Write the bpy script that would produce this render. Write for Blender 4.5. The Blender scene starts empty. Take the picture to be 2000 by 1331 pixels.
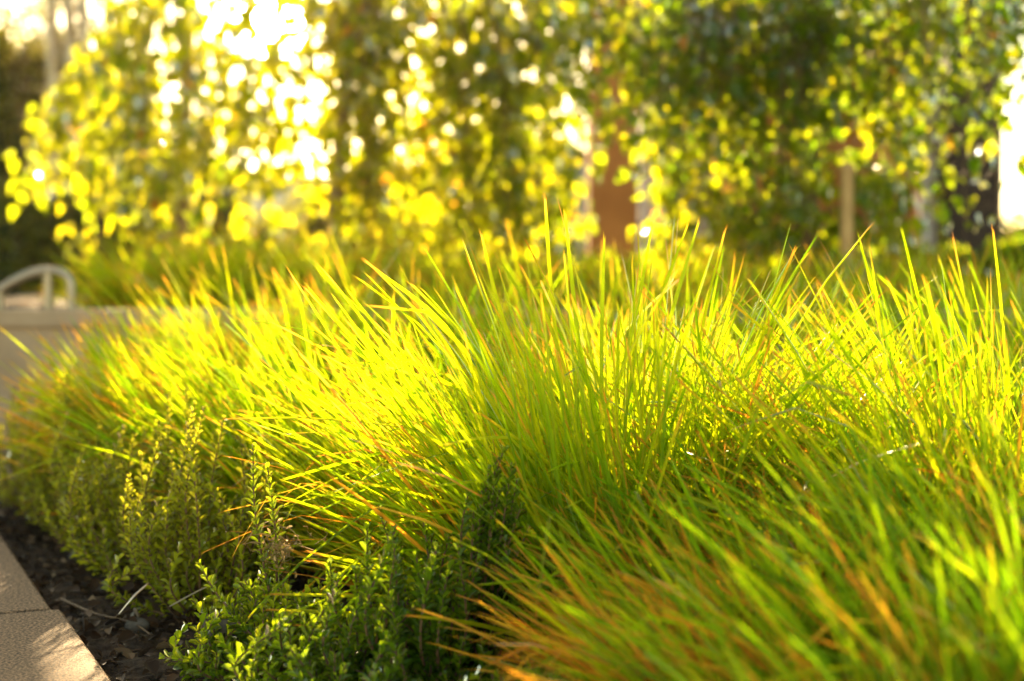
import bpy, math, random
import numpy as np
from mathutils import Vector
R = math.radians
rng = np.random.default_rng(11)
random.seed(5)
scene = bpy.context.scene
COL = scene.collection

# ------------------------------------------------------------------ camera
FPX, CX, HY, CH = 3055.0, 1000.0, 530.0, 0.48      # focal length in photo pixels, centre, horizon row, eye height
cam_data = bpy.data.cameras.new("camera"); cam = bpy.data.objects.new("camera", cam_data); COL.objects.link(cam)
cam.location = (0, 0, CH)
cam.rotation_euler = (R(90) - math.atan((665.5 - HY) / FPX), 0, 0)
cam_data.sensor_width = 36.0; cam_data.lens = 55.0
cam_data.clip_start = 0.02; cam_data.clip_end = 3000
cam_data.dof.use_dof = True; cam_data.dof.focus_distance = 2.02; cam_data.dof.aperture_fstop = 2.8
scene.camera = cam
scene.render.resolution_x = 1024; scene.render.resolution_y = 681

# ------------------------------------------------------------------ light
SUN_EL, SUN_AZ = R(21.0), R(-8.8)                   # azimuth measured from the view axis (+Y), negative = left
GLOW_EL = R(9.2)
world = bpy.data.worlds.new("World"); scene.world = world; world.use_nodes = True
wn, wl = world.node_tree.nodes, world.node_tree.links
wn.clear()
sky = wn.new("ShaderNodeTexSky"); sky.sky_type = 'NISHITA'; sky.sun_disc = False
sky.sun_elevation = SUN_EL; sky.sun_rotation = SUN_AZ
sky.air_density = 0.8; sky.dust_density = 0.5; sky.ozone_density = 1.0
bg = wn.new("ShaderNodeBackground"); bg.inputs[1].default_value = 0.105
tint = wn.new("ShaderNodeMix"); tint.data_type = 'RGBA'; tint.blend_type = 'MULTIPLY'; tint.inputs[0].default_value = 1.0
tint.inputs[7].default_value = (1.0, .79, .44, 1)     # the photograph's warm white balance
wl.new(sky.outputs[0], tint.inputs[6]); wl.new(tint.outputs[2], bg.inputs[0])
tc = wn.new("ShaderNodeTexCoord")
gdir = Vector((math.sin(SUN_AZ) * math.cos(GLOW_EL), math.cos(SUN_AZ) * math.cos(GLOW_EL), math.sin(GLOW_EL)))
dot = wn.new("ShaderNodeVectorMath"); dot.operation = 'DOT_PRODUCT'; dot.inputs[1].default_value = gdir
wl.new(tc.outputs['Generated'], dot.inputs[0])
def glow(power, strength, col):                     # aureole of scattered light round the sun
    cl = wn.new("ShaderNodeMath"); cl.operation = 'MAXIMUM'; cl.inputs[1].default_value = 0.0
    wl.new(dot.outputs['Value'], cl.inputs[0])
    pw = wn.new("ShaderNodeMath"); pw.operation = 'POWER'; pw.inputs[1].default_value = power
    wl.new(cl.outputs[0], pw.inputs[0])
    ml = wn.new("ShaderNodeMath"); ml.operation = 'MULTIPLY'; ml.inputs[1].default_value = strength
    wl.new(pw.outputs[0], ml.inputs[0])
    b = wn.new("ShaderNodeBackground"); b.inputs[0].default_value = (*col, 1)
    wl.new(ml.outputs[0], b.inputs[1])
    return b
add1 = wn.new("ShaderNodeAddShader"); add2 = wn.new("ShaderNodeAddShader")
g1 = glow(110.0, 0.5, (1.0, 0.74, 0.42)); g2 = glow(6000.0, 40.0, (1.0, 0.93, 0.8))
wl.new(bg.outputs[0], add1.inputs[0]); wl.new(g1.outputs[0], add1.inputs[1])
wl.new(add1.outputs[0], add2.inputs[0]); wl.new(g2.outputs[0], add2.inputs[1])
wo = wn.new("ShaderNodeOutputWorld"); wl.new(add2.outputs[0], wo.inputs[0])

sd = bpy.data.lights.new("sun", 'SUN'); sd.energy = 4.7; sd.angle = R(0.6); sd.color = (1.0, 0.75, 0.40)
so = bpy.data.objects.new("sun", sd); COL.objects.link(so)
sdir = Vector((math.sin(SUN_AZ) * math.cos(SUN_EL), math.cos(SUN_AZ) * math.cos(SUN_EL), math.sin(SUN_EL)))
so.rotation_euler = sdir.to_track_quat('Z', 'Y').to_euler()

scene.view_settings.view_transform = 'Standard'; scene.view_settings.look = 'None'
scene.view_settings.exposure = 2.75; scene.view_settings.gamma = 1.0; scene.view_settings.use_curve_mapping = False
scene.render.engine = 'CYCLES'
cy = scene.cycles
cy.max_bounces = 8; cy.diffuse_bounces = 5; cy.glossy_bounces = 2; cy.transmission_bounces = 6; cy.transparent_max_bounces = 6
cy.sample_clamp_indirect = 6.0; cy.use_denoising = True; cy.caustics_reflective = False; cy.caustics_refractive = False

# ------------------------------------------------------------------ helpers
def P(px, py, d):
    """World point seen at photo pixel (px, py) at distance d along the view axis (camera level approximation)."""
    return Vector(((px - CX) / FPX * d, d, CH - (py - HY) / FPX * d))
def PX(px, d): return (px - CX) / FPX * d

def make_mesh(name, V, F4=None, F3=None, attrs=None, smooth=True):
    me = bpy.data.meshes.new(name)
    F4 = np.zeros((0, 4), int) if F4 is None else np.asarray(F4, int).reshape(-1, 4)
    F3 = np.zeros((0, 3), int) if F3 is None else np.asarray(F3, int).reshape(-1, 3)
    V = np.asarray(V, float).reshape(-1, 3)
    me.vertices.add(len(V)); me.vertices.foreach_set("co", V.ravel())
    nl = F4.size + F3.size
    me.loops.add(nl); me.loops.foreach_set("vertex_index", np.concatenate([F4.ravel(), F3.ravel()]).astype(np.int32))
    me.polygons.add(len(F4) + len(F3))
    st = np.concatenate([np.arange(len(F4)) * 4, F4.size + np.arange(len(F3)) * 3]).astype(np.int32)
    me.polygons.foreach_set("loop_start", st)
    me.polygons.foreach_set("use_smooth", np.full(len(st), smooth))
    me.update(calc_edges=True); me.validate()
    for k, a in (attrs or {}).items():
        at = me.attributes.new(k, 'FLOAT', 'POINT'); at.data.foreach_set("value", np.asarray(a, np.float32))
    return me

def link(name, me, mat, parent=None):
    o = bpy.data.objects.new(name, me); COL.objects.link(o)
    if mat is not None: me.materials.clear(); me.materials.append(mat)
    if parent is not None: o.parent = parent
    return o
def tag(o, label=None, cat=None, group=None, kind=None):
    if label: o["label"] = label
    if cat: o["category"] = cat
    if group: o["group"] = group
    if kind: o["kind"] = kind
    return o
def empty(name, loc=(0, 0, 0)):
    o = bpy.data.objects.new(name, None); COL.objects.link(o); o.location = loc; o.empty_display_size = 0.05
    return o

class MB:                                            # collects pieces of ONE mesh
    def __init__(s): s.V = []; s.F4 = []; s.F3 = []; s.A = {}; s.n = 0
    def add(s, V, F4=None, F3=None, **at):
        V = np.asarray(V, float).reshape(-1, 3)
        if F4 is not None and len(F4): s.F4.append(np.asarray(F4, int).reshape(-1, 4) + s.n)
        if F3 is not None and len(F3): s.F3.append(np.asarray(F3, int).reshape(-1, 3) + s.n)
        s.V.append(V)
        for k, a in at.items(): s.A.setdefault(k, []).append(np.broadcast_to(np.asarray(a, float), (len(V),)))
        s.n += len(V)
    def box(s, x0, x1, y0, y1, z0, z1, **at):
        V = [(x, y, z) for x in (x0, x1) for y in (y0, y1) for z in (z0, z1)]
        s.add(V, [(0, 1, 3, 2), (4, 6, 7, 5), (0, 4, 5, 1), (2, 3, 7, 6), (0, 2, 6, 4), (1, 5, 7, 3)], **at)
    def build(s, name, mat, parent=None, loc=None, smooth=True):
        V = np.concatenate(s.V)
        if loc is not None: V = V - np.array(loc)
        F4 = np.concatenate(s.F4) if s.F4 else None; F3 = np.concatenate(s.F3) if s.F3 else None
        at = {k: np.concatenate(a) for k, a in s.A.items()}
        return link(name, make_mesh(name, V, F4, F3, at, smooth), mat, parent)

def nrm(a): return a / np.maximum(np.linalg.norm(a, axis=-1, keepdims=True), 1e-9)
def tubes(paths, rad, ring=5):
    """paths (n,K,3), rad (n,K) -> verts, quads"""
    paths = np.asarray(paths, float); n, K, _ = paths.shape; rad = np.broadcast_to(rad, (n, K))
    T = nrm(np.gradient(paths, axis=1))
    up = np.where(np.abs(T[..., 2:3]) > 0.9, np.array([1.0, 0, 0]), np.array([0, 0, 1.0]))
    A = nrm(np.cross(T, up)); B = np.cross(T, A)
    an = np.arange(ring) * 2 * math.pi / ring
    V = paths[:, :, None] + rad[:, :, None, None] * (A[:, :, None] * np.cos(an)[None, None, :, None] + B[:, :, None] * np.sin(an)[None, None, :, None])
    idx = np.arange(n * K * ring).reshape(n, K, ring)
    nx = np.roll(idx, -1, axis=2)
    F = np.stack([idx[:, :-1], nx[:, :-1], nx[:, 1:], idx[:, 1:]], -1).reshape(-1, 4)
    return V.reshape(-1, 3), F

def leaves(pos, d, nor, L, W, template, tone):
    """instances of a leaf template baked into arrays: template verts (m,3): x across, y along, z normal"""
    tv, f4, f3 = template
    d = nrm(d); s = nrm(np.cross(d, nor)); u = np.cross(s, d)
    V = pos[:, None] + s[:, None] * (tv[None, :, 0:1] * W[:, None, None]) + d[:, None] * (tv[None, :, 1:2] * L[:, None, None]) + u[:, None] * (tv[None, :, 2:3] * L[:, None, None])
    m = len(tv); off = (np.arange(len(pos)) * m)[:, None, None]
    F4 = (np.asarray(f4)[None] + off).reshape(-1, 4) if len(f4) else None
    F3 = (np.asarray(f3)[None] + off).reshape(-1, 3) if len(f3) else None
    return V.reshape(-1, 3), F4, F3, np.repeat(tone, m), np.tile(tv[:, 1], len(pos))

def leaf_template(rows, curl=0.12, fold=0.10):
    """rows: (t, halfwidth). three verts per inner row, single verts at base and tip"""
    tv = [(0, 0, 0)]; f4 = []; f3 = []
    for t, w in rows:
        z = -curl * t * t
        tv += [(-w, t, z + fold * w * 1.2), (0, t, z), (w, t, z + fold * w * 1.2)]
    tv.append((0, 1.0, -curl * 1.1))
    n = len(rows)
    f3 += [(0, 2, 1), (0, 3, 2)]
    for i in range(n - 1):
        a = 1 + 3 * i; b = a + 3
        f4 += [(a, a + 1, b + 1, b), (a + 1, a + 2, b + 2, b + 1)]
    a = 1 + 3 * (n - 1); e = len(tv) - 1
    f3 += [(a, a + 1, e), (a + 1, a + 2, e)]
    return np.array(tv, float), f4, f3
LEAF_TREE = leaf_template([(0.15, .36), (0.38, .5), (0.65, .36), (0.86, .13)], 0.22, 0.35)
LEAF_SHRUB = leaf_template([(0.22, .30), (0.55, .5), (0.84, .36)], -0.10, 0.45)
LEAF_FAR = leaf_template([(0.5, .5)], 0.1, 0.3)

# ------------------------------------------------------------------ materials
def mat_new(name):
    m = bpy.data.materials.new(name); m.use_nodes = True; m.node_tree.nodes.clear(); return m, m.node_tree.nodes, m.node_tree.links
def foliage_mat(name, stops, trans_stops, trans=0.55, gloss=0.06, rough=0.35, tip=None):
    """thin leaf: diffuse + translucent + sheen. colour by per-leaf 'tone' attribute"""
    m, N, L = mat_new(name)
    at = N.new("ShaderNodeAttribute"); at.attribute_name = "tone"
    def ramp(st):
        r = N.new("ShaderNodeValToRGB"); e = r.color_ramp.elements
        while len(e) < len(st): e.new(0.5)
        for el, (p, c) in zip(e, st): el.position = p; el.color = (*c, 1)
        L.new(at.outputs['Fac'], r.inputs[0]); return r.outputs[0]
    c1, c2 = ramp(stops), ramp(trans_stops)
    geo = N.new("ShaderNodeNewGeometry"); nz = N.new("ShaderNodeTexNoise"); nz.inputs['Scale'].default_value = 60.0
    L.new(geo.outputs['Position'], nz.inputs['Vector'])
    mr = N.new("ShaderNodeMapRange"); mr.inputs['To Min'].default_value = 0.7; mr.inputs['To Max'].default_value = 1.25
    L.new(nz.outputs['Fac'], mr.inputs['Value'])
    def mul(c):
        v = N.new("ShaderNodeVectorMath"); v.operation = 'SCALE'; L.new(c, v.inputs[0]); L.new(mr.outputs[0], v.inputs['Scale']); return v.outputs[0]
    c1, c2 = mul(c1), mul(c2)
    if tip:                                          # withered tips: real colour at the end of each blade
        at2 = N.new("ShaderNodeAttribute"); at2.attribute_name = "along"
        ad = N.new("ShaderNodeMath"); ad.operation = 'MULTIPLY_ADD'; ad.inputs[1].default_value = 0.16
        L.new(at.outputs['Fac'], ad.inputs[0]); L.new(at2.outputs['Fac'], ad.inputs[2])
        m2 = N.new("ShaderNodeMapRange"); m2.inputs['From Min'].default_value = 1.05; m2.inputs['From Max'].default_value = 1.15
        L.new(ad.outputs[0], m2.inputs['Value'])
        def mixc(c, t):
            x = N.new("ShaderNodeMix"); x.data_type = 'RGBA'; L.new(m2.outputs[0], x.inputs[0]); L.new(c, x.inputs[6]); x.inputs[7].default_value = (*t, 1); return x.outputs[2]
        c1, c2 = mixc(c1, tip), mixc(c2, tip)
    df = N.new("ShaderNodeBsdfDiffuse"); tr = N.new("ShaderNodeBsdfTranslucent"); gl = N.new("ShaderNodeBsdfGlossy")
    gl.inputs['Roughness'].default_value = rough; gl.inputs['Color'].default_value = (1, 1, 1, 1)
    L.new(c1, df.inputs[0]); L.new(c2, tr.inputs[0])
    mx = N.new("ShaderNodeMixShader"); mx.inputs[0].default_value = trans; L.new(df.outputs[0], mx.inputs[1]); L.new(tr.outputs[0], mx.inputs[2])
    lw = N.new("ShaderNodeFresnel"); lw.inputs[0].default_value = 1.4
    fm = N.new("ShaderNodeMath"); fm.operation = 'MULTIPLY'; fm.inputs[1].default_value = gloss; L.new(lw.outputs[0], fm.inputs[0])
    m3 = N.new("ShaderNodeMixShader"); L.new(fm.outputs[0], m3.inputs[0]); L.new(mx.outputs[0], m3.inputs[1]); L.new(gl.outputs[0], m3.inputs[2])
    o = N.new("ShaderNodeOutputMaterial"); L.new(m3.outputs[0], o.inputs[0])
    return m
def solid_mat(name, c1, c2, scale=8.0, rough=0.8, bump=0.3, bscale=60.0, spec=0.3, metallic=0.0, bdist=0.01, coarse=None):
    m, N, L = mat_new(name)
    geo = N.new("ShaderNodeTexCoord"); pos = geo.outputs['Object']
    nz = N.new("ShaderNodeTexNoise"); nz.inputs['Scale'].default_value = scale; nz.inputs['Detail'].default_value = 8; L.new(pos, nz.inputs['Vector'])
    r = N.new("ShaderNodeValToRGB"); r.color_ramp.elements[0].position = .40; r.color_ramp.elements[1].position = .60
    r.color_ramp.elements[0].color = (*c1, 1); r.color_ramp.elements[1].color = (*c2, 1); L.new(nz.outputs['Fac'], r.inputs[0])
    p = N.new("ShaderNodeBsdfPrincipled"); p.inputs['Roughness'].default_value = rough; p.inputs['Metallic'].default_value = metallic
    p.inputs['Specular IOR Level'].default_value = spec
    L.new(r.outputs[0], p.inputs['Base Color'])
    if bump:
        b = N.new("ShaderNodeTexNoise"); b.inputs['Scale'].default_value = bscale; b.inputs['Detail'].default_value = 6; L.new(pos, b.inputs['Vector'])
        bp = N.new("ShaderNodeBump"); bp.inputs['Strength'].default_value = bump; bp.inputs['Distance'].default_value = bdist
        L.new(b.outputs['Fac'], bp.inputs['Height']); L.new(bp.outputs[0], p.inputs['Normal'])
    o = N.new("ShaderNodeOutputMaterial"); L.new(p.outputs[0], o.inputs[0])
    return m
M = {}
M['grass'] = foliage_mat('grass_blade', [(0, (.045, .14, .004)), (.5, (.13, .23, .005)), (1, (.30, .32, .008))],
                         [(0, (.22, .50, .003)), (.5, (.50, .66, .003)), (1, (.76, .76, .005))], .68, .22, .34, tip=(.75, .30, .03))
M['dry'] = foliage_mat('dry_blade', [(0, (.60, .24, .02)), (1, (.78, .42, .05))], [(0, (.92, .32, .015)), (1, (1, .60, .03))], .62, .3, .3)
M['shrub'] = foliage_mat('shrub_leaf', [(0, (.035, .11, .01)), (.6, (.09, .19, .012)), (1, (.24, .31, .025))],
                         [(0, (.24, .46, .01)), (.6, (.58, .70, .01)), (1, (.95, .86, .03))], .6, .8, .18)
M['tree'] = foliage_mat('tree_leaf', [(0, (.012, .045, .003)), (.6, (.045, .10, .004)), (.93, (.16, .2, .02)), (1, (.4, .14, .03))],
                        [(0, (.26, .46, .006)), (.6, (.60, .64, .006)), (.93, (.84, .74, .008)), (1, (.95, .50, .04))], .64, .4, .13)
M['hedge'] = foliage_mat('hedge_leaf', [(0, (.06, .08, .015)), (1, (.15, .15, .03))], [(0, (.20, .24, .01)), (1, (.45, .38, .03))], .5, .3, .4)
M['withered'] = foliage_mat('withered_leaf', [(0, (.35, .26, .14)), (1, (.5, .38, .22))], [(0, (.5, .32, .12)), (1, (.7, .5, .25))], .5, .06, .5)
M['bark'] = solid_mat('bark', (.20, .13, .08), (.42, .30, .18), 30, .75, .6, 90, .4)
M['twig'] = solid_mat('twig_bark', (.10, .05, .025), (.2, .11, .05), 60, .6, .3, 200, .4)
M['paving'] = solid_mat('sandstone_paving', (.05, .03, .02), (.36, .21, .125), 260, .8, 1.0, 380, .35, bdist=.004)
M['soil'] = solid_mat('soil', (.03, .016, .010), (.08, .045, .027), 30, .9, 1.0, 90, .3, bdist=.02)
M['mulch'] = foliage_mat('mulch_chip', [(0, (.035, .018, .01)), (.7, (.11, .06, .035)), (1, (.30, .19, .11))], [(0, (.02, .012, .01)), (.7, (.05, .03, .02)), (1, (.2, .12, .05))], .15, .2, .5)
M['stone'] = solid_mat('stone', (.07, .055, .045), (.15, .12, .10), 30, .85, .4, 80)
M['concrete'] = solid_mat('concrete_wall', (.36, .25, .17), (.46, .33, .23), 3.0, .85, .4, 40, .3)
M['steel'] = solid_mat('steel', (.30, .25, .20), (.36, .31, .25), 10, .38, 0, 1, .5, metallic=1.0)
M['brown'] = solid_mat('brown_column', (.36, .13, .03), (.45, .17, .04), 3, .7, .2, 30)
M['darkbrown'] = solid_mat('dark_column', (.022, .012, .010), (.035, .02, .016), 3, .7, .2, 30)
M['timber'] = solid_mat('timber', (.42, .25, .11), (.55, .34, .16), 12, .6, .3, 60)
M['palewall'] = solid_mat('pale_render', (.42, .42, .45), (.5, .5, .53), 1.2, .85, .1, 20)
M['glass'] = solid_mat('window_glass', (.02, .025, .04), (.03, .035, .05), 1, .08, 0, 1, .6)
M['roof'] = solid_mat('roof_sheet', (.12, .1, .1), (.16, .13, .12), 2, .6, .1, 20)
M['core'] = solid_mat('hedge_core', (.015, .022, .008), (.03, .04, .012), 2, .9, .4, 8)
M['ground'] = solid_mat('far_ground', (.07, .08, .03), (.13, .12, .05), .6, .9, .4, 10)

# ------------------------------------------------------------------ setting
KA = np.array([PX(210, 1.83), 1.83]); KB = np.array([PX(0, 2.93), 2.93])     # inner kerb line on the ground
KD = (KB - KA) / np.linalg.norm(KB - KA); KN = np.array([KD[1], -KD[0]])      # along, and towards the bed (right)
BED_END = 3.62
SOIL = -0.045
def kerb_x(y): return KA[0] + KD[0] / KD[1] * (y - KA[1])

# ground far
mb = MB(); n = 40
mb.add([(-900, -40, -.12), (900, -40, -.12), (900, 1800, -.12), (-900, 1800, -.12)], [(0, 1, 2, 3)])
tag(mb.build('ground', M['ground']), kind='structure')

def grid(x0, x1, y0, y1, nx, ny, zf):
    xs, ys = np.meshgrid(np.linspace(x0, x1, nx), np.linspace(y0, y1, ny), indexing='ij')
    V = np.stack([xs, ys, zf(xs, ys)], -1).reshape(-1, 3)
    i = np.arange(nx * ny).reshape(nx, ny)
    F = np.stack([i[:-1, :-1], i[1:, :-1], i[1:, 1:], i[:-1, 1:]], -1).reshape(-1, 4)
    return V, F
def bumps(x, y, s=1.0):
    return s * (.006 * np.sin(x * 31 + y * 17) + .006 * np.sin(y * 41 - x * 23) + .004 * np.sin(x * 83 + 1.3) * np.sin(y * 71) + .003 * rng.standard_normal(x.shape))
V, F = grid(-2.2, 3.6, .2, 3.61, 290, 180, lambda x, y: SOIL + bumps(x, y) + .04 * np.clip((x - kerb_x(y) - .25) / .6, 0, 1))
mb = MB(); mb.add(V, F); tag(mb.build('garden_soil', M['soil']), kind='structure')

# paving: kerb blocks along the bed, and slabs beyond its end
mb = MB()
def slab(a0, a1, b0, b1, z, m=mb, ch=.006, zb=-.11):
    """block in kerb coordinates (a along, b to the right of the kerb line), top chamfered"""
    def w(a, b): p = KA + KD * a + KN * b; return p
    V = []
    for (ins, zz) in ((0, zb), (0, z - ch), (ch, z)):
        for (a, b) in ((a0 + ins, b0 + ins), (a1 - ins, b0 + ins), (a1 - ins, b1 - ins), (a0 + ins, b1 - ins)):
            p = w(a, b); V.append((p[0], p[1], zz))
    F = []
    for r in (0, 4):
        for i in range(4): j = (i + 1) % 4; F.append((r + i, r + j, r + 4 + j, r + 4 + i))
    F.append((8, 9, 10, 11))
    m.add(V, F)
# the joint in the photo: near (100,1190)
aj = float(np.dot(np.array([PX(104, 2.21), 2.21]) - KA, KD))
L_ = .62
for k in range(-4, 3):
    a0 = aj + k * L_; off = (.0 if k < 0 else -.012)
    slab(a0 + .002, min(a0 + L_ - .002, 2.1), -.34, off, .0)
tag(mb.build('kerb', M['paving'], smooth=False), kind='structure')
mb = MB()
for k in range(-3, 3):
    for j in range(5):
        slab(aj + k * L_ + .31 * (j % 2) + .002, aj + (k + 1) * L_ + .31 * (j % 2) - .002, -.345 - (j + 1) * .5, -.345 - j * .5 - .004, -.004, mb)
tag(mb.build('pavement', M['paving'], smooth=False), kind='structure')
mb = MB()
for k in range(9):
    mb.box(-3.4 + k * .8, -3.4 + k * .8 + .796, 3.63, 4.02, -.11, -.002)
    mb.box(-3.4 + k * .8, -3.4 + k * .8 + .796, 4.024, 4.40, -.11, -.004)
tag(mb.build('path', M['paving'], smooth=False), kind='structure')

# retaining wall with coping
WZ = P(0, 607, 4.42).z
w = empty('retaining_wall', (0, 4.42, 0))
mb = MB(); mb.box(-3.6, 3.8, 4.44, 4.68, -.1, WZ - .045); mb.build('wall_face', M['concrete'], w, (0, 4.42, 0), False)
for k in range(8):
    mb = MB(); mb.box(-3.6 + k * .925, -3.6 + k * .925 + .92, 4.42, 4.72, WZ - .044, WZ)
    mb.build('coping_stone', M['concrete'], w, (0, 4.42, 0), False)
tag(w, 'low brown concrete garden wall behind the left end of the grass', 'wall')
V, F = grid(-3.6, 3.8, 4.69, 8.3, 120, 60, lambda x, y: WZ - .03 + bumps(x, y, 1.5))
mb = MB(); mb.add(V, F); tag(mb.build('raised_soil', M['soil']), kind='structure')
mb = MB(); mb.box(-30, 40, 8.31, 60, -.1, WZ - .05); tag(mb.build('courtyard', M['ground'], smooth=False), kind='structure')

# handrail on the wall
hr = empty('handrail', (PX(95, 4.55), 4.55, WZ))
hl = tuple(hr.location)
path = [P(-330, 800, 4.56), P(-220, 722, 4.56), P(-110, 640, 4.56), P(-10, 574, 4.56), P(30, 549, 4.56), P(65, 534, 4.56), P(95, 530, 4.56), P(118, 532, 4.56), P(132, 541, 4.56), P(139, 556, 4.56), P(140, 580, 4.56), P(140, 618, 4.56)]
def smooth_path(pts, n):
    pts = np.array([tuple(p) for p in pts]); K = len(pts); out = []
    pp = np.vstack([2 * pts[0] - pts[1], pts, 2 * pts[-1] - pts[-2]])
    for t in np.linspace(0, K - 1 - 1e-6, n):
        i = int(t); f = t - i; a, b, c, d = pp[i], pp[i + 1], pp[i + 2], pp[i + 3]
        out.append(.5 * ((2 * b) + (c - a) * f + (2 * a - 5 * b + 4 * c - d) * f * f + (3 * b - a - 3 * c + d) * f ** 3))
    return np.array(out)
mb = MB(); V, F = tubes(smooth_path(path, 60)[None], .014, 12); mb.add(V, F); mb.build('rail', M['steel'], hr, hl)
for px, top in ((95, 532), (0, 568)):
    mb = MB(); a = P(px, 612, 4.56); b = P(px, top + 2, 4.56); a.z = WZ - .002
    V, F = tubes(np.linspace(tuple(a), tuple(b), 6)[None], .013, 10); mb.add(V, F)
    mb.build('post', M['steel'], hr, hl)
tag(hr, 'curved steel handrail with upright posts on the low wall at far left', 'handrail')

# three slim poles beyond the left foliage
for i, (px, lab) in enumerate(((109, 'leftmost of the three tall pale poles at upper left'), (143, 'middle one of the three tall pale poles at upper left'), (169, 'rightmost of the three tall pale poles at upper left'))):
    b = P(px, 530, 12.0); e = empty('tall_pole', (b.x, b.y, WZ - .05)); l = tuple(e.location)
    mb = MB(); V, F = tubes(np.linspace((b.x, b.y, WZ - .06), (b.x, b.y, 3.6), 8)[None], .045, 14); mb.add(V, F); mb.build('shaft', M['steel'], e, l)
    mb = MB(); mb.add(*tubes(np.array([[(b.x, b.y, WZ - .052), (b.x, b.y, WZ - .02)]]), .07, 16)); mb.build('base_plate', M['steel'], e, l)
    tag(e, lab, 'pole', 'slim pale poles at upper left')

# verandah at right: columns, beam and shallow roof
VD = 9.0
v = empty('verandah', (PX(1500, VD), VD, WZ - .05)); vl = tuple(v.location)
for (a, b, mt, lab) in ((1150, 1246, 'brown', 'orange brown column'), (1395, 1452, 'brown', None), (1700, 1772, 'brown', None), (1852, 1955, 'darkbrown', 'dark brown column nearest the right edge')):
    mb = MB(); x0, x1 = PX(a, VD), PX(b, VD); mb.box(x0, x1, VD, VD + (x1 - x0), WZ - .06, 2.03)
    mb.box(x0 - .02, x1 + .02, VD - .02, VD + (x1 - x0) + .02, WZ - .058, WZ + .06)
    o = mb.build('column', M[mt], v, vl, False)
    if lab: o['label'] = lab
mb = MB(); mb.box(PX(1020, VD), PX(2500, VD), VD - .1, VD + .12, 2.035, 2.16); mb.build('beam', M['brown'], v, vl, False)
mb = MB(); mb.box(PX(1100, VD), PX(2550, VD), VD - .25, VD + 1.1, 2.163, 2.23); mb.build('roof', M['roof'], v, vl, False)
for (a, c, dd, z0, z1, mt) in ((1392, 1792, 10.3, WZ - .05, 2.1, 'brown'), (1250, 1389, 10.4, WZ - .05, 2.1, 'palewall'), (1795, 1870, 10.4, WZ - .05, 2.1, 'palewall')):
    mb = MB(); mb.box(PX(a, dd), PX(c, dd), dd, dd + .12, z0, z1); mb.build('back_wall', M[mt], v, vl, False)
tag(v, 'brown verandah with square columns behind the weeping foliage at right', 'verandah')

# pale posts and stake among the trees
for (px, d, top, r, mt, lab, cat, nm) in (
    (1131, 7.2, 330, .03, 'palewall', 'pale thin post left of the orange brown column', 'post', 'garden_post'),
    (1338, 7.0, 330, .045, 'palewall', 'thick pale post right of the orange brown column', 'post', 'garden_post'),
    (1652, 5.0, 330, .022, 'timber', 'sunlit tan timber stake beside the dark tree trunk', 'stake', 'timber_stake'),
    (200, 6.4, 420, .022, 'darkbrown', 'thin dark post below the left edge of the foliage', 'post', 'garden_post')):
    b = P(px, 530, d); t = P(px, top, d); zb = WZ - .04
    e = empty(nm, (b.x, b.y, zb)); l = tuple(e.location)
    mb = MB(); mb.add(*tubes(np.linspace((b.x, b.y, zb - .03), (t.x, t.y, t.z), 6)[None], r, 12)); mb.build('shaft', M[mt], e, l)
    mb = MB(); mb.add(*tubes(np.array([[(t.x, t.y, t.z - .004), (t.x, t.y, t.z + .012), (t.x, t.y, t.z + .02)]]), np.array([[r * 1.15, r * 1.15, r * .3]]), 12)); mb.build('cap', M[mt], e, l)
    tag(e, lab, cat)

# distant pale building, low
b = empty('distant_building', (PX(700, 42), 42, WZ - .05)); bl = tuple(b.location)
mb = MB(); x0, x1 = PX(330, 42), PX(1180, 42); H1 = P(0, 345, 42).z
mb.box(x0, x1, 42, 50, WZ - .06, H1); mb.build('wall', M['palewall'], b, bl, False)
mb = MB(); mb.add([(x0 - .4, 41.6, H1 + .003), (x1 + .4, 41.6, H1 + .003), (x1 + .4, 50.4, H1 + .003), (x0 - .4, 50.4, H1 + .003), (x0 + .5, 46, H1 + .6), (x1 - .5, 46, H1 + .6)],
                  [(0, 1, 5, 4), (2, 3, 4, 5), (0, 3, 2, 1)], [(1, 2, 5), (3, 0, 4)]); mb.build('roof', M['roof'], b, bl, False)
for k in range(6):
    xc = x0 + (k + .6) * (x1 - x0) / 6.2
    mb = MB(); mb.box(xc - .5, xc + .5, 41.97, 42.05, .95, 2.2); f = mb.build('window', M['roof'], b, bl, False)
    mb = MB(); mb.box(xc - .43, xc + .43, 41.95, 41.967, 1.02, 2.13); g = mb.build('pane', M['glass'], f, bl, False)
tag(b, 'low pale grey building far behind the foliage at left centre', 'building')

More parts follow.
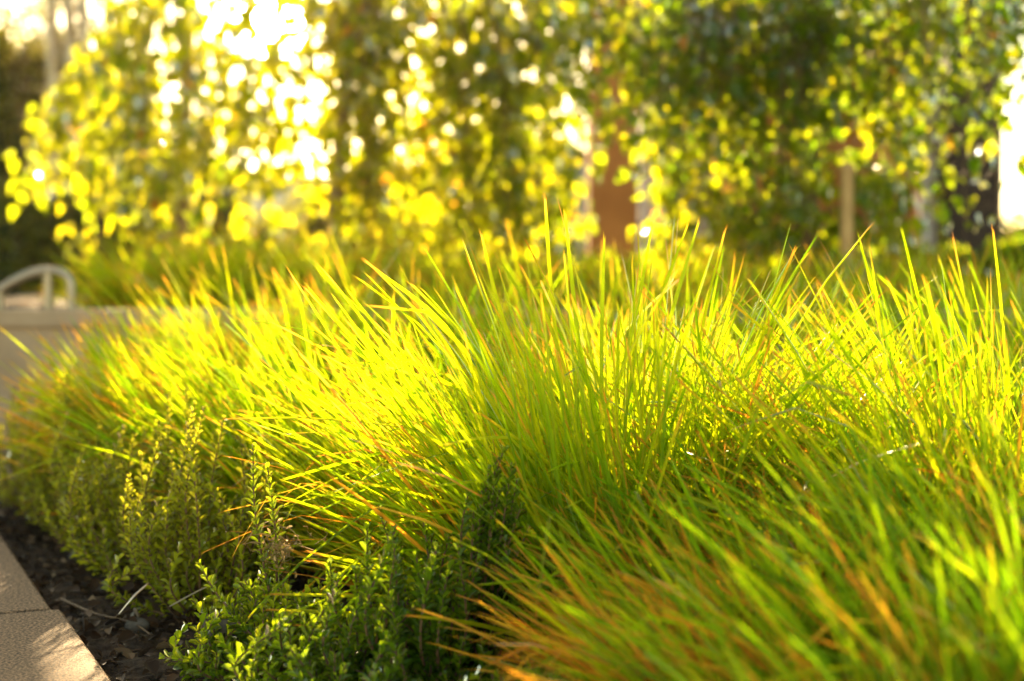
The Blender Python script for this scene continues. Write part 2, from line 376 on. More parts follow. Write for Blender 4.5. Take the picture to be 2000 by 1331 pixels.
# ------------------------------------------------------------------ hedges and far trees
def leaf_mass(name, label, cat, boxes, count, size, mat, tone=(0, 1), core=True, group=None):
    """a bushy mass of leaves over lumpy ellipsoids (cx,cy,cz,rx,ry,rz)"""
    c0 = boxes[0]; base = (c0[0], c0[1], WZ - .05); e = empty(name, base)
    mb = MB(); cb = MB(); vol = np.array([q[3] * q[5] for q in boxes]); vol = vol / vol.sum()
    for q, fr in zip(boxes, vol):
        n = int(count * fr); u = nrm(rng.standard_normal((n, 3))); u[:, 1] = -np.abs(u[:, 1]) * .9 + .1 * u[:, 1]; u = nrm(u)
        rr = .82 + .22 * rng.random(n) + .08 * np.sin(u[:, 0] * 9 + u[:, 2] * 7)
        pos = np.array(q[:3]) + u * rr[:, None] * np.array(q[3:])
        keep = pos[:, 2] > WZ - .05; pos = pos[keep]; u = u[keep]; n = len(pos)
        d = nrm(u + .9 * rng.standard_normal((n, 3))); no = nrm(u + .6 * rng.standard_normal((n, 3)))
        L = size * (.6 + .8 * rng.random(n))
        V, F4, F3, tn, al = leaves(pos, d, no, L, L * .6, LEAF_FAR, tone[0] + (tone[1] - tone[0]) * rng.random(n))
        mb.add(V, F4, F3, tone=tn, along=al)
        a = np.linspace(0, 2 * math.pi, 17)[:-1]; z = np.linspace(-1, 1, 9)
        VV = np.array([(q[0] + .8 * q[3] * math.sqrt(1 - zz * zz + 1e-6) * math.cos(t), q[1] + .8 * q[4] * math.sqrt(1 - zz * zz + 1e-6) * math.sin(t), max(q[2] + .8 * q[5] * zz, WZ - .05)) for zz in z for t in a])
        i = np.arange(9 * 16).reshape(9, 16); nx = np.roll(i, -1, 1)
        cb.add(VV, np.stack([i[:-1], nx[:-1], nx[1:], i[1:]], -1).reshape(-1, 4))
    mb.build('foliage', mat, e, base); cb.build('dark_core', M['core'], e, base)  # second mesh: solid dark core filling each lump behind its leaves
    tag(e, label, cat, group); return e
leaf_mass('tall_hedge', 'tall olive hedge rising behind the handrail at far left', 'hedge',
          [(PX(x, 13), 13, .5 + h * .25, .42, .6, h * .72) for x, h in ((-420, 2.5), (-340, 2.35), (-260, 2.5), (-180, 2.3), (-110, 2.35), (-50, 2.5), (10, 2.45), (70, 2.35), (140, 2.45), (210, 2.3), (270, 1.7), (330, 1.1), (400, 1.15))], 18000, .07, M['hedge'], (.3, 1))
leaf_mass('low_bushes', 'low olive bushes around the feet of the three pale poles', 'bushes',
          [(PX(x, 11.2), 11.2, .5, .3, .3, .62) for x in (50, 110, 170, 230)], 5000, .06, M['hedge'], (0, .8))
leaf_mass('garden_trees', 'dark olive bushy trees behind the centre of the weeping foliage', 'trees',
          [(PX(x, 13), 13, .8, .6, .5, h) for x, h in ((700, .5), (790, .7), (890, .95), (1000, 1.2), (1100, 1.0), (1200, .9))], 7000, .075, M['hedge'], (.1, .9))
leaf_mass('far_shrubbery', 'dark low bushes in front of the distant pale building', 'bushes',
          [(PX(x, 16), 16, .6, .6, .5, .42 + h) for x, h in ((340, .1), (430, .2), (520, .05), (640, .15), (760, .3), (880, .4), (990, .5), (1090, .35))], 9000, .07, M['hedge'], (0, .8))
leaf_mass('far_tree_belt', 'hazy belt of trees far away beyond the verandah at right', 'trees',
          [(PX(x, 60), 60, 1.0, 3.2, 2, h) for x, h in ((1250, 2.2), (1400, 2.6), (1550, 2.0), (1700, 1.8), (1850, 1.4), (2000, 1.6), (2150, 2.2))], 7000, .3, M['hedge'], (.3, 1))

for (lab, xs, dd, hh, n_, tn_) in (
    ('low green bushes behind the grass, left of the orange brown column', (860, 960, 1060), 6.6, .17, 2600, (.2, 1)),
    ('low green bushes below the thick pale post', (1180, 1290, 1400), 6.3, .12, 1800, (.1, .7)),
    ('low dark bushes behind the dark tree trunk', (1500, 1620, 1740), 6.4, .20, 2600, (0, .8)),
    ('low bushes below the dark right column', (1850, 1970, 2100), 6.5, .16, 2600, (0, .7))):
    leaf_mass('low_bushes', lab, 'bushes', [(PX(x, dd), dd, WZ + .03, .15, .18, hh + .03 * (i % 2)) for i, x in enumerate(xs)], n_, .045, M['tree'], tn_, group='low bushes on the raised bed')
# ------------------------------------------------------------------ weeping trees
def weeping_tree(label, trunk_px, d, trunk_r, groups, trunk_top=1.95, group='weeping trees behind the grass'):
    base = (PX(trunk_px, d), d, WZ - .04); e = empty('weeping_tree', base)
    x0, y0, zb = base
    zz = np.linspace(zb - .02, trunk_top, 16); wob = rng.standard_normal(2) * .03
    path = np.stack([x0 + wob[0] * np.sin(zz * 3), y0 + wob[1] * np.sin(zz * 2.4), zz], -1)
    mb = MB(); mb.add(*tubes(path[None], (trunk_r * (1.25 - .5 * (zz - zb) / (trunk_top - zb)))[None], 14)); mb.build('trunk', M['bark'], e, base)
    tw = MB(); lv = MB(); tops = []
    for (pa, pb, da, db, ya, yb, n, tone0, tone1, dens, Ls) in groups:
        for _ in range(n):
            px = random.uniform(pa, pb); dd = random.uniform(da, db)
            yb_ = random.uniform(ya, yb); zt = random.uniform(1.62, 1.92)
            x = PX(px, dd); zlow = P(px, yb_, dd).z
            if zlow > zt - .1: continue
            K = 14; s = np.linspace(0, 1, K)
            sx, sy = random.gauss(0, .07), random.gauss(0, .05)
            ph = random.uniform(0, 6); am = random.uniform(.005, .03)
            pth = np.stack([x - sx * (1 - s) ** 2 * 2 + am * np.sin(s * 5 + ph), dd - sy * (1 - s) + am * np.cos(s * 6 + ph), zt + (zlow - zt) * s], -1)
            tw.add(*tubes(pth[None], (.0032 * (1.1 - .8 * s))[None], 4))
            tops.append(pth[0])
            ts = random.uniform(-.28, .22)
            ln = abs(zlow - zt); m = int(ln / .021 * dens) + 2
            t = np.sort(rng.random(m)) ; t = t[pth[0, 2] + (zlow - zt) * t < CH + 530 / FPX * dd + .05 + .4 * rng.random(m) ** 12]
            m = len(t)
            if m == 0: continue
            pos = np.stack([np.interp(t, s, pth[:, k]) for k in range(3)], -1)
            az = rng.random(m) * 2 * math.pi; out = np.stack([np.cos(az), np.sin(az), np.zeros(m)], -1)
            dirn = nrm(out * (.55 + .5 * rng.random(m))[:, None] + np.array([0, 0, -1.0]) * (.5 + .8 * rng.random(m))[:, None])
            pet = .014 + .02 * rng.random(m)
            sidej = rng.standard_normal((m, 3)) * np.array([.045, .045, .02]); pos2 = pos + sidej + dirn * pet[:, None]
            no = nrm(out * .35 + np.array(sdir) * .75 + .5 * rng.standard_normal((m, 3)))
            L = 1.0 * Ls * (.55 + .7 * rng.random(m))
            qx = CX + pos2[:, 0] / pos2[:, 1] * FPX; qy = HY - (pos2[:, 2] - CH) / pos2[:, 1] * FPX
            gap = ((qx - 525) ** 2 + (qy - 40) ** 2 < 32 ** 2) | ((np.abs(qx - 610 - (qy - 200) * .5) < 85) & (np.abs(qy - 190) < 130) & (rng.random(m) < .18)) | ((np.abs(qx - 325) < 28) & (qy < 190) & (rng.random(m) < .7))
            gap |= qy < 270 - 1.35 * (qx - 30)
            L = np.where(gap, .004, L)
            tn = np.clip(tone0 + (tone1 - tone0) * rng.random(m) + ts, 0, .93); tn = np.where(rng.random(m) < .010, 1.0, np.minimum(tn, .93))
            V, F4, F3, tt, al = leaves(pos2, dirn, no, L, L * (.55 + .2 * rng.random(m)), LEAF_TREE, tn)
            lv.add(V, F4, F3, tone=tt, along=al)
            pt = np.stack([pos, pos + sidej * .55 + np.array([0, 0, .006]), pos2], 1)
            tw.add(*tubes(pt, .0011, 3))
    # arching boughs from the trunk head to the tops of the hanging twigs
    tops = np.array(tops); bo = MB(); head = path[-1]
    pick = tops[rng.permutation(len(tops))[:min(len(tops), 46)]]
    for p in pick:
        s = np.linspace(0, 1, 12)[:, None]; h = head - np.array([0, 0, random.uniform(0, .25)])
        q = h * (1 - s) + p * s; q[:, 2] += .22 * np.sin(s[:, 0] * math.pi) * (1 + .3 * random.random())
        bo.add(*tubes(q[None], (.013 * (1 - .8 * s[:, 0]))[None], 6))
    bo.build('boughs', M['bark'], e, base); tw.build('twigs', M['twig'], e, base)
    lv.build('leaves', M['tree'], e, base)
    tag(e, label, 'tree', group); return e
# group: px0, px1, depth0, depth1, bottom row0, row1, strands, tone range, leaf density, leaf length
weeping_tree('yellow lit weeping tree, leftmost, its fringe ending above the handrail', 362, 6.9, .03, [
    (30, 130, 6.4, 7.0, 330, 420, 5, .5, 1, .8, .065), (110, 300, 6.2, 7.2, 220, 470, 22, .4, 1, .75, .07),
    (180, 480, 6.0, 7.2, 340, 500, 26, .3, 1, .7, .07), (320, 560, 6.2, 7.2, 330, 520, 14, .4, 1, .7, .07)])
weeping_tree('weeping tree with tan trunk left of the tallest grass, sparkling with gaps of light', 668, 6.2, .028, [
    (480, 760, 6.1, 6.45, 330, 560, 24, .5, 1, .75, .07), (700, 960, 6.0, 6.3, 380, 560, 30, .45, 1, .8, .068),
    (900, 1150, 5.8, 6.1, 400, 560, 28, .3, .95, .8, .066), (560, 1150, 5.9, 6.2, 60, 330, 22, .45, 1, .8, .066)])
weeping_tree('dense green weeping tree at right, upper shade painted into its leaves, with dark trunk beside the tan stake', 1588, 5.2, .036, [
    (1080, 1260, 5.2, 5.5, 150, 300, 16, .2, .9, .9, .058), (1270, 1480, 5.1, 5.4, 380, 590, 28, .2, .95, .85, .058),
    (1440, 1780, 4.9, 5.2, 380, 620, 36, .05, .8, .85, .056), (1260, 1820, 4.8, 5.25, 60, 300, 58, 0, .45, 1.0, .054), (1820, 1965, 4.8, 5.2, 60, 190, 14, 0, .5, 1.0, .052),  # low leaf tone on the upper strands paints in the crown's shade
    (1790, 1960, 4.5, 5.2, 240, 560, 9, .1, .9, .6, .048), (1880, 2010, 4.4, 5.0, 60, 330, 14, 0, .6, .7, .048)])

# ------------------------------------------------------------------ grass clumps
K_ = 7
def blades(n, base, r, Lmin, Lmax, lean, wind, curve, w, tone):
    a = rng.random(n) * 2 * math.pi; rr = r * np.sqrt(rng.random(n))
    b = np.array(base) + np.stack([rr * np.cos(a), rr * np.sin(a), np.zeros(n)], -1)
    ang = a + rng.standard_normal(n) * .7
    L = Lmin + (Lmax - Lmin) * rng.beta(1.8, 2.6, n)
    Ln = (L - Lmin) / (Lmax - Lmin); th = R(2) + lean * (.25 + .75 * rr / r) * (.3 + rng.random(n) * .9) * (1.45 - .9 * Ln)
    hv = np.stack([np.cos(ang) * np.sin(th) + wind[0], np.sin(ang) * np.sin(th) + wind[1], np.cos(th)], -1); hv = nrm(hv)
    ho = hv.copy(); ho[:, 2] = 0; ho = nrm(ho)
    th0 = np.arccos(np.clip(hv[:, 2], -1, 1)); kap = curve * (.2 + 1.1 * rng.random(n)) * (.4 + L / Lmax)
    s = np.linspace(0, 1, K_ + 1)
    th_s = th0[:, None] + kap[:, None] * s[None] ** 1.6
    kink = (rng.random(n) < .14) * (.5 + .9 * rng.random(n)); k0 = .45 + .4 * rng.random(n)
    th_s = th_s + kink[:, None] * (s[None] > k0[:, None])
    st = (L / K_)[:, None]
    hx = np.concatenate([np.zeros((n, 1)), np.cumsum(np.sin((th_s[:, 1:] + th_s[:, :-1]) / 2) * st, 1)], 1)
    hz = np.concatenate([np.zeros((n, 1)), np.cumsum(np.cos((th_s[:, 1:] + th_s[:, :-1]) / 2) * st, 1)], 1)
    C = b[:, None] + ho[:, None] * hx[..., None] + np.array([0, 0, 1.0]) * hz[..., None]
    T = ho[:, None] * np.sin(th_s)[..., None] + np.array([0, 0, 1.0]) * np.cos(th_s)[..., None]
    side = np.cross(ho, np.array([0, 0, 1.0]))[:, None] * np.ones((1, K_ + 1, 1)); up = np.cross(side, T)
    tw = (rng.standard_normal(n) * .9)[:, None] + (rng.standard_normal(n) * .8)[:, None] * s[None]
    S = side * np.cos(tw)[..., None] + up * np.sin(tw)[..., None]; U = np.cross(S, T)
    ww = w * (.6 + .7 * rng.random(n)) / 2
    prof = np.interp(s, [0, .15, .6, .9, 1], [.7, 1, .95, .72, .5])
    W = ww[:, None] * prof[None]
    Lf = C - S * W[..., None] + U * (W * .45)[..., None]; Rt = C + S * W[..., None] + U * (W * .45)[..., None]
    rows = np.stack([Lf, C, Rt], 2)                                   # n,K+1,3,3
    e = C[:, -1]; tE = T[:, -1]; wE = W[:, -1][:, None]; SE = S[:, -1]
    tl = (.010 + .014 * rng.random(n))[:, None]; t2 = (.003 + .010 * rng.random(n))[:, None]
    tips = np.stack([e - SE * wE * .9 + tE * tl, e + SE * wE * .8 + tE * t2], 1)
    m = 3 * (K_ + 1) + 2
    V = np.concatenate([rows.reshape(n, -1, 3), tips], 1)
    q = []
    for i in range(K_):
        p = 3 * i; q += [(p, p + 1, p + 4, p + 3), (p + 1, p + 2, p + 5, p + 4)]
    p = 3 * K_; t3 = [(p, p + 1, m - 2), (p + 1, p + 2, m - 1)]
    off = (np.arange(n) * m)[:, None, None]
    F4 = (np.array(q)[None] + off).reshape(-1, 4); F3 = (np.array(t3)[None] + off).reshape(-1, 3)
    tn = tone[0] + (tone[1] - tone[0]) * rng.random(n)
    al = np.concatenate([np.repeat(s, 3), [1.03, 1.03]])
    return V.reshape(-1, 3), F4, F3, np.repeat(tn, m), np.tile(al, n)
def clump(label, px, d, H, r, n, lean=R(36), wind=(-.07, -.03), dry=.14, curve=R(26), tone=(.2, 1), w=.0048, z=None, group='ornamental grass clumps in the bed', extra=()):
    zb = (SOIL + .02) if z is None else z
    base = (PX(px, d), d, zb); e = empty('grass_clump', base)
    mb = MB(); n = int(n * 1.5); V, F4, F3, tn, al = blades(n, base, r, H * .5, H * 1.12, lean, wind, curve, w, tone); mb.add(V, F4, F3, tone=tn, along=al)
    mb.build('blades', M['grass'], e, base)
    nd = max(6, int(n * dry)); mb = MB()
    V, F4, F3, tn, al = blades(nd, base, r * 1.1, H * .35, H * 1.02, lean * 1.3, wind, curve * 1.3, w * .9, (0, 1)); mb.add(V, F4, F3, tone=tn, along=al)
    mb.build('dry_blades', M['dry'], e, base)
    tag(e, label, 'grass clump', group); return e
G = [
 ('tallest and sharpest bright grass clump, in the centre of the bed', 1200, 2.12, .57, .16, 800, dict(wind=(-.10, -.02))),
 ('sharp grass clump right of the tallest one, in front of the timber stake', 1500, 2.2, .46, .17, 800, {}),
 ('grass clump below the dark right column with sharp tips', 1900, 2.05, .54, .17, 800, dict(wind=(-.16, -.03))),
 ('blurred near grass clump with orange tips at lower right', 1800, 1.42, .32, .15, 480, dict(tone=(0, .7), dry=.9, wind=(-.26, -.05), w=.0042)),
 ('blurred near grass clump cut off by the right edge', 2150, 1.40, .38, .15, 460, dict(tone=(0, .6), dry=.5, wind=(-.2, -.05), w=.0042)),
 ('low near grass clump with many orange blades, behind the dark shrub', 1500, 1.68, .30, .15, 420, dict(dry=1.8, wind=(-.24, -.05), w=.005)),
 ('lowest blurred grass clump in the bottom right corner', 1850, 1.14, .22, .12, 280, dict(tone=(0, .6), dry=.9, wind=(-.24, -.05), w=.0042)),
 ('grass clump leaning left over the dark central shrub', 960, 2.4, .40, .17, 800, dict(wind=(-.12, -.05))),
 ('soft yellow grass clump left of the tallest one', 740, 2.72, .46, .2, 900, dict(tone=(.1, .95))),
 ('blurred yellow grass clump behind the pale dried shrub shoot', 540, 2.98, .45, .2, 900, dict(tone=(.1, .95), dry=.2)),
 ('blurred grass clump directly behind the tallest one', 1060, 2.85, .46, .17, 750, dict(tone=(.3, 1))),
 ('blurred grass clump behind the sharp right hand clumps', 1400, 2.9, .47, .17, 750, dict(tone=(.3, 1))),
 ('blurred grass clump under the right end of the foliage', 1760, 2.75, .46, .17, 750, {}),
 ('far left grass clump overhanging the end of the bed with orange tips', 385, 3.25, .45, .16, 900, dict(tone=(.5, 1), dry=.3)),
 ('far yellow grass clump beside the wall left of centre', 560, 3.45, .56, .18, 750, dict(tone=(.4, 1))),
 ('far yellow grass clump in front of the tan tree trunk', 820, 3.35, .57, .18, 750, dict(tone=(.4, 1))),
 ('far grass clump hidden behind the tallest clump', 1150, 3.4, .58, .2, 800, dict(tone=(.4, 1))),
 ('grass clump at the right edge between the near and far ones', 2100, 2.6, .54, .17, 700, {}),
 ('far grass clump in front of the thick pale post', 1480, 3.4, .58, .2, 800, {}),
 ('far grass clump in front of the dark right column', 1830, 3.35, .57, .2, 800, {}),
 ('farthest grass clump at the right edge of the picture', 2130, 3.35, .57, .18, 600, {}),
 ('middle grass clump with broad green blades at right', 1690, 1.82, .37, .17, 520, dict(tone=(0, .8), dry=.8, wind=(-.2, -.04))),
 ('grass clump at the right edge of the bed, behind the near one', 2080, 1.75, .44, .15, 600, dict(dry=.25, wind=(-.18, -.04))),
]
for lab, px, d, H, r, n, kw in G: clump(lab, px, d, H, r, n, **kw)
def long_blades(parent, name, specs, w, mat, tone):
    mb = MB(); base = tuple(parent.location)
    for pts in specs:
        q = smooth_path([P(*p) for p in pts], 14); T = nrm(np.gradient(q, axis=0)); up = nrm(np.array([.1, -1., .25]) + .25 * rng.standard_normal(3)); S = nrm(np.cross(T, up)); U = np.cross(S, T)
        pr = np.interp(np.linspace(0, 1, 14), [0, .15, .8, 1], [.6, 1, .8, .42])[:, None] * w / 2
        V = np.concatenate([q - S * pr + U * pr * .4, q, q + S * pr + U * pr * .4, [q[-1] - S[-1] * pr[-1] + T[-1] * .013, q[-1] + S[-1] * pr[-1] + T[-1] * .006]])
        F = [(a, a + 14, a + 15, a + 1) for a in range(13)] + [(a + 14, a + 28, a + 29, a + 15) for a in range(13)]
        mb.add(V, F, [(13, 27, 42), (27, 41, 43)], tone=random.uniform(*tone), along=np.concatenate([np.tile(np.linspace(0, 1, 14), 3), [1.02, 1.02]]))
    return mb.build(name, M[mat], parent, base)
main = [o for o in bpy.data.objects if o.get('label', '').startswith('tallest and sharpest')][0]
long_blades(main, 'tall_blades', [[(1130, 1150, 2.05), (1100, 800, 2.03), (1075, 550, 2.02), (1065, 395, 2.02)], [(1150, 1150, 2.03), (1140, 800, 2.02), (1118, 560, 2.02), (1104, 425, 2.02)],
    [(1110, 1150, 2.04), (1040, 800, 2.03), (975, 600, 2.02), (942, 465, 2.02)], [(1090, 1180, 2.04), (1000, 880, 2.03), (880, 650, 2.02), (720, 515, 2.01)],
    [(1180, 1150, 2.04), (1190, 850, 2.03), (1240, 620, 2.02), (1272, 445, 2.02)], [(1200, 1150, 2.04), (1250, 850, 2.03), (1310, 620, 2.02), (1362, 440, 2.02)],
    [(1190, 1150, 2.04), (1220, 850, 2.03), (1285, 600, 2.02), (1340, 445, 2.02)], [(1140, 1180, 2.0), (1080, 850, 2.01), (1020, 680, 2.02), (975, 530, 2.02)],
    [(1120, 1200, 2.0), (1060, 900, 2.0), (950, 780, 2.0), (765, 720, 2.0)], [(1150, 1150, 2.0), (1130, 850, 2.0), (1080, 650, 2.02), (1020, 525, 2.03)],
    [(1060, 1200, 2.0), (960, 1000, 2.0), (800, 900, 2.0), (585, 815, 2.0)], [(1200, 1200, 2.0), (1180, 900, 2.0), (1175, 700, 2.0), (1180, 470, 2.0)]], .0062, 'grass', (.55, 1))
long_blades(main, 'low_blades', [[(1080, 1240, 2.0), (900, 1175, 1.93), (740, 1115, 1.9), (602, 1082, 1.88)], [(1080, 1250, 2.0), (900, 1180, 1.9), (700, 1170, 1.87), (530, 1166, 1.86)],
    [(1080, 1280, 2.0), (900, 1230, 1.9), (700, 1205, 1.87), (525, 1197, 1.86)], [(1080, 1300, 2.0), (900, 1265, 1.9), (700, 1245, 1.87), (580, 1228, 1.86)],
    [(1080, 1320, 2.0), (900, 1300, 1.9), (720, 1270, 1.87), (612, 1247, 1.86)], [(1080, 1240, 2.0), (900, 1180, 1.9), (760, 1130, 1.88), (610, 1100, 1.88)],
    [(1100, 1200, 2.0), (1000, 1130, 1.9), (930, 1060, 1.86), (882, 1020, 1.84)], [(1150, 1290, 1.95), (1050, 1260, 1.8), (930, 1225, 1.74), (800, 1208, 1.7)]], .0056, 'grass', (.8, 1))
G2 = [('grass clump on the raised bed just right of the handrail', 300, 5.15, .20, 260), ('grass clump on the raised bed below the leftmost tree trunk', 420, 5.0, .22, 300),
      ('grass clump on the raised bed between the two left tree trunks', 540, 5.3, .22, 260), ('grass clump on the raised bed in front of the tan tree trunk', 680, 5.2, .20, 260),
      ('grass clump on the raised bed right of the tan tree trunk', 830, 5.3, .2, 240)]
G2 += [('grass clump on the raised bed below the orange brown column', 960, 5.0, .17, 240), ('grass clump on the raised bed right of the thin pale post', 1110, 4.95, .17, 240),
       ('grass clump on the raised bed in front of the thick pale post', 1290, 4.9, .16, 240), ('grass clump on the raised bed left of the dark tree trunk', 1460, 4.9, .15, 220),
       ('grass clump on the raised bed right of the timber stake', 1720, 4.9, .15, 220), ('grass clump on the raised bed at the foot of the dark right column', 1900, 4.9, .15, 220)]
for lab, px, d, H, n in G2: clump(lab, px, d - .1 * random.random(), H * random.uniform(1.2, 1.7), random.uniform(.12, .2), int(n * 1.6), lean=R(58), wind=(-.05, -.05), z=WZ - .03, w=.006, dry=.3, tone=(.5, 1), group='grass clumps on the raised bed')

# ------------------------------------------------------------------ small leaved shrubs
def shrub(label, base, stems, tone=(0, .8), leafL=.018, step=.0078, group='small leaved shrubs along the kerb', withered=None, wpath=None):
    """stems: list of point lists (world)"""
    e = empty('shrub', base); st = MB(); lv = MB(); 
    for si, pts in enumerate(stems):
        q = smooth_path(pts, 26); seg = np.linalg.norm(np.diff(q, axis=0), axis=1); cum = np.concatenate([[0], np.cumsum(seg)]); ln = cum[-1]
        st.add(*tubes(q[None], np.linspace(.0024, .0009, 26)[None], 5))
        m = max(4, int(ln * .88 / step)); dist = ln * .10 + np.arange(m) * (ln * .90 / m)
        pos = np.stack([np.interp(dist, cum, q[:, k]) for k in range(3)], -1)
        tan = nrm(np.stack([np.interp(dist, cum, np.gradient(q[:, k])) for k in range(3)], -1))
        a0 = np.arange(m) * (math.pi / 2) + random.random() * 6
        ref = np.where(np.abs(tan[:, 2:3]) > .9, np.array([1., 0, 0]), np.array([0, 0, 1.])); A = nrm(np.cross(tan, ref)); B = np.cross(tan, A)
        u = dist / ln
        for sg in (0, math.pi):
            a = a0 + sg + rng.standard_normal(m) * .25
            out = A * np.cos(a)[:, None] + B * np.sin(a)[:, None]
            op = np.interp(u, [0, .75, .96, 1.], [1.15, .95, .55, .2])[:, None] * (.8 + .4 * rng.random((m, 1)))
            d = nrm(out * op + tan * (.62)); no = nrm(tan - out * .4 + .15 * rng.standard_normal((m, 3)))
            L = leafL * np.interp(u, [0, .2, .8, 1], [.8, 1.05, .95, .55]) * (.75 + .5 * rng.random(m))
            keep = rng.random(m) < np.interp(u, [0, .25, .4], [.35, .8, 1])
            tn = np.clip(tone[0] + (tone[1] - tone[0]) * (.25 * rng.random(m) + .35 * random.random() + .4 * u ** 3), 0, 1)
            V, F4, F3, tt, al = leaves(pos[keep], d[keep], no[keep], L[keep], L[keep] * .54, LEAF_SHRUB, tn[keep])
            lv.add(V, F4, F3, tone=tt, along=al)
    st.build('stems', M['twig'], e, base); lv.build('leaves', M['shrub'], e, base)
    if withered:                                      # pale dried fibres caught in the shrub
        wm = MB()
        for c, rad, n in withered:
            for _ in range(n):
                p = np.array(tuple(c)) + rng.standard_normal(3) * rad * .6; k = 8
                q = p + np.cumsum(rng.standard_normal((k, 3)) * rad * .22, 0); wm.add(*tubes(q[None], .0006, 3), tone=random.random(), along=.5)
            m = n; pos = np.array(tuple(c)) + rng.standard_normal((m, 3)) * rad * .6
            V, F4, F3, tt, al = leaves(pos, rng.standard_normal((m, 3)), rng.standard_normal((m, 3)), np.full(m, .009), np.full(m, .004), LEAF_SHRUB, rng.random(m)); wm.add(V, F4, F3, tone=tt, along=al)
        wm.build('dried_fibres', M['withered'], e, base)
    tag(e, label, 'shrub', group); return e
def bush_stems(px, d, n, H, spread, zb=SOIL, leanx=0.0):
    b = np.array([PX(px, d), d, zb]); out = []
    for _ in range(n):
        a = random.random() * 6.283; r = spread * math.sqrt(random.random())
        tip = b + np.array([math.cos(a) * r + leanx, math.sin(a) * r * .8, H * random.uniform(.35, 1.08) * (1 - .35 * (r / spread) ** 2)])
        b0 = b + np.array([math.cos(a), math.sin(a), 0]) * r * .35
        mid = b0 * .45 + tip * .55 + np.array([math.cos(a), math.sin(a), -.15]) * r * .22 + np.array([random.gauss(0, .024), random.gauss(0, .02), 0])
        out.append([b0, mid, tip])
    return out, tuple(b)
def add_stem(lst, *pts): lst.append([np.array(tuple(P(*p))) for p in pts])

# in-focus shrub, bottom centre-left: low cushion with tall shoots
s, b = bush_stems(590, 1.98, 110, .14, .17)
add_stem(s, (560, 1330, 1.98), (520, 1150, 1.98), (495, 1000, 1.98), (492, 868, 1.99))
add_stem(s, (570, 1330, 1.98), (540, 1180, 1.99), (535, 1040, 1.99), (520, 910, 2.0))
add_stem(s, (520, 1370, 1.94), (475, 1240, 1.94), (415, 1160, 1.94), (383, 1100, 1.93))
add_stem(s, (560, 1390, 1.95), (460, 1310, 1.93), (380, 1300, 1.92), (305, 1290, 1.92))
shrub('sharp low green shrub with a thin curved shoot, at bottom left of centre', b, s, (.1, 1), withered=[(P(545, 1075, 1.97), .022, 36)])
s, b = bush_stems(860, 1.84, 90, .25, .15)
add_stem(s, (960, 1300, 1.93), (955, 1150, 1.92), (945, 1020, 1.84), (985, 875, 1.82))
add_stem(s, (960, 1300, 1.93), (945, 1150, 1.9), (940, 1040, 1.83), (955, 915, 1.82))
add_stem(s, (990, 1300, 1.9), (985, 1150, 1.85), (990, 1050, 1.83), (1010, 940, 1.82))
add_stem(s, (930, 1300, 1.9), (910, 1150, 1.85), (900, 1050, 1.83), (915, 960, 1.82))
for dx, tx, ty in ((0, 968, 895), (15, 1000, 905), (-20, 940, 960), (10, 1020, 985), (-30, 925, 1000), (25, 1035, 1030), (-10, 975, 960)):
    add_stem(s, (950 + dx, 1320, 1.9), (945 + dx, 1180, 1.84), ((945 + dx + tx) / 2, (1100 + ty) / 2 + 40, 1.82), (tx, ty, 1.82))
add_stem(s, (800, 1300, 1.93), (780, 1200, 1.92), (765, 1120, 1.92), (770, 1030, 1.92))
add_stem(s, (850, 1300, 1.9), (860, 1200, 1.9), (860, 1120, 1.9), (880, 1040, 1.9))
shrub('dark green shrub with a tall leafy tip in front of the tallest grass', b, s, (0, .55), leafL=.018, step=.0085)
s, b = bush_stems(720, 1.78, 60, .17, .13)
shrub('low dense shrub at the bottom edge between the two sharp shrubs', b, s, (.05, .7))
s, b = bush_stems(1130, 1.62, 55, .13, .13)
shrub('blurred low shrub under the orange blades at bottom right of centre', b, s, (.1, .8))
s, b = bush_stems(1480, 1.22, 40, .10, .11)
shrub('blurred near shrub with glinting leaves in the lower right', b, s, (.3, 1), leafL=.018)
SH = [(400, 2.34, .31, .13, 70, 'blurred yellow green shrub on the soil left of the sharp ones', .0),
      (300, 2.56, .33, .13, 60, 'blurred shrub with pale tips, third along the kerb', .0),
      (205, 2.80, .31, .12, 55, 'blurred shrub leaning over the soil, fourth along the kerb', -.02),
      (140, 3.06, .32, .11, 55, 'blurred glinting shrub in the middle of the kerb row', -.02),
      (100, 3.3, .34, .11, 45, 'tall blurred shrub near the far end of the bed', .0),
      (50, 3.46, .32, .07, 22, 'leftmost far shrub with upright shoots against the wall', .0)]
for px, d, H, sp, n, lab, lx in SH:
    s, b = bush_stems(px, d, n, H, sp, leanx=lx); shrub(lab, b, s, (.85, 1), leafL=.017, step=.0085)

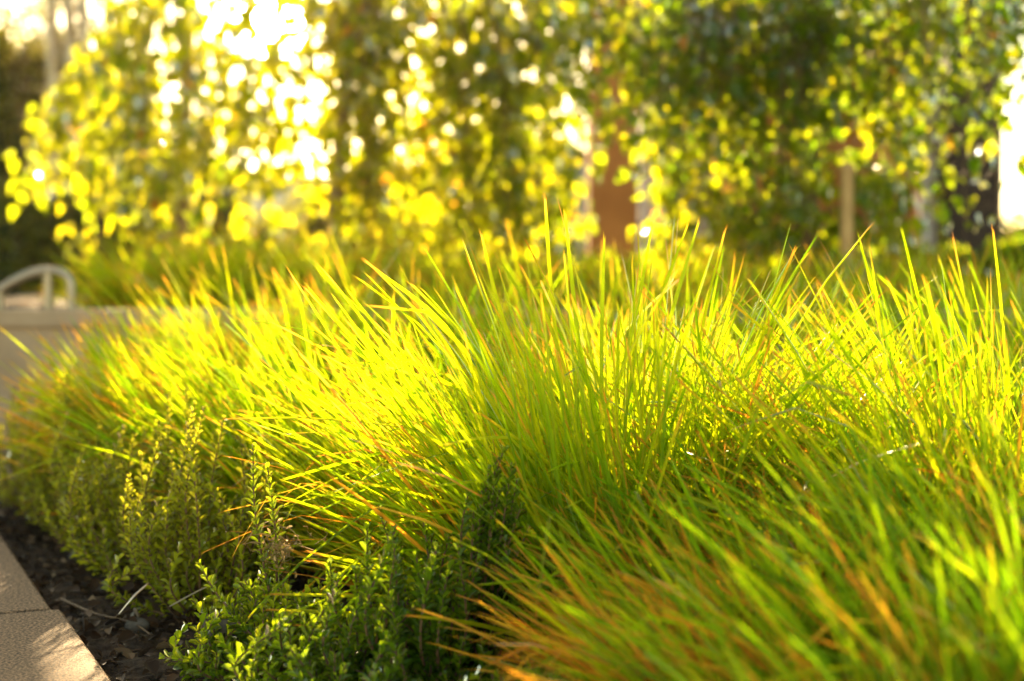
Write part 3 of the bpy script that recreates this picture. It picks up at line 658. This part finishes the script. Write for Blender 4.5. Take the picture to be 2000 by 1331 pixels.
# ------------------------------------------------------------------ mulch, fallen blades, stones
n = 2600; y = rng.uniform(1.3, 3.6, n); x = kerb_x(y) + rng.random(n) ** 1.3 * .75
pos = np.stack([x, y, SOIL + .004 + .018 * rng.random(n) + .04 * np.clip((x - kerb_x(y) - .25) / .6, 0, 1)], -1)
d = rng.standard_normal((n, 3)) * np.array([1, 1, .25]); no = np.array([0, 0, 1.]) + .5 * rng.standard_normal((n, 3))
L = .008 + .022 * rng.random(n) ** 2
V, F4, F3, tt, al = leaves(pos, d, no, L, L * .7, LEAF_SHRUB, rng.random(n) ** 2)
mb = MB(); mb.add(V, F4, F3, tone=tt, along=al)
tag(mb.build('mulch', M['mulch']), 'dark bark mulch and leaf litter on the soil', 'mulch', kind='stuff')
def stray(label, pts, w, mat, nm='stray_grass', cat='dry blade', group=None):
    q = smooth_path(pts, 12); T = nrm(np.gradient(q, axis=0)); S = nrm(np.cross(T, np.array([0, -.3, 1.])))
    pr = np.interp(np.linspace(0, 1, 12), [0, .1, .9, 1], [.5, 1, .8, .1])[:, None] * w / 2
    V = np.concatenate([q - S * pr, q + np.array([0, 0, .0008]), q + S * pr]); i = np.arange(12)
    F = [(a, a + 1, a + 13, a + 12) for a in range(11)] + [(a + 12, a + 13, a + 25, a + 24) for a in range(11)]
    mb = MB(); mb.add(V, F, tone=.6, along=np.tile(np.linspace(0, .8, 12), 3)); o = mb.build(nm, M[mat]); tag(o, label, cat, group)
stray('dry yellow blade bent down to the soil beside the kerb shrubs', [P(225, 1205, 2.2), P(255, 1170, 2.2), P(285, 1143, 2.22)], .005, 'dry', group='stray blades on the mulch')
stray('straw coloured blade lying across the mulch left of the curved shoot', [P(325, 1190, 2.2), P(370, 1165, 2.2), P(420, 1140, 2.2)], .005, 'withered', group='stray blades on the mulch')
def gp(px, py): return P(px, py, (CH - SOIL - .012) * FPX / (py - HY))
mb = MB(); mb.add(*tubes(smooth_path([gp(112, 1176), gp(180, 1205), gp(250, 1222), gp(300, 1255)], 24)[None], np.linspace(.0028, .0012, 24)[None], 7))
mb.add(*tubes(smooth_path([gp(215, 1214), gp(240, 1200), gp(275, 1196)], 12)[None], np.linspace(.0016, .0008, 12)[None], 6))
tag(mb.build('fallen_twig', M['twig']), 'long thin forked twig lying on the dark mulch', 'twig')
for i, (px, py, r, lab) in enumerate(((437, 1235, .030, 'pale stone half hidden at the foot of the sharp shrub'), (200, 1165, .016, 'small grey stone on the mulch near the kerb'), (145, 1100, .014, 'small dark stone on the mulch beside the far kerb'), (262, 1240, .015, 'small stone at the end of the fallen twig'))):
    dd = .525 * FPX / (py - HY); c = P(px, py, dd); c.z = SOIL + r * .6
    if i == 0: dd = 2.02; c = P(px, py, dd)
    a = np.linspace(0, 2 * math.pi, 13)[:-1]; z = np.linspace(-1, 1, 8)
    VV = np.array([(r * 1.2 * math.sqrt(1.0001 - zz * zz) * math.cos(t) * (1 + .12 * math.sin(3 * t + i)), r * math.sqrt(1.0001 - zz * zz) * math.sin(t), r * .8 * zz * (1 + .1 * math.cos(2 * t)) ) for zz in z for t in a])
    ii = np.arange(96).reshape(8, 12); nx = np.roll(ii, -1, 1); mb = MB(); mb.add(VV, np.stack([ii[:-1], nx[:-1], nx[1:], ii[1:]], -1).reshape(-1, 4))
    o = mb.build('stone', M['stone']); o.location = c; tag(o, lab, 'stone', 'stones on the mulch')

# ------------------------------------------------------------------ added glare veil
mb = MB(); mb.box(-60, 60, -3, 75, -1.2, 9.0)
hz = mb.build('glare_veil', None, smooth=False)  # added scattering volume, imitates the warm lens glare near the sun
hm, N, L = mat_new('glare_veil'); pv = N.new("ShaderNodeVolumePrincipled"); pv.inputs['Density'].default_value = .0002
pv.inputs['Color'].default_value = (1, .74, .40, 1); pv.inputs['Anisotropy'].default_value = .8
o = N.new("ShaderNodeOutputMaterial"); L.new(pv.outputs[0], o.inputs['Volume']); hz.data.materials.append(hm)
tag(hz, 'added warm air veil imitating lens glare of the low sun', 'glare_veil', kind='stuff')
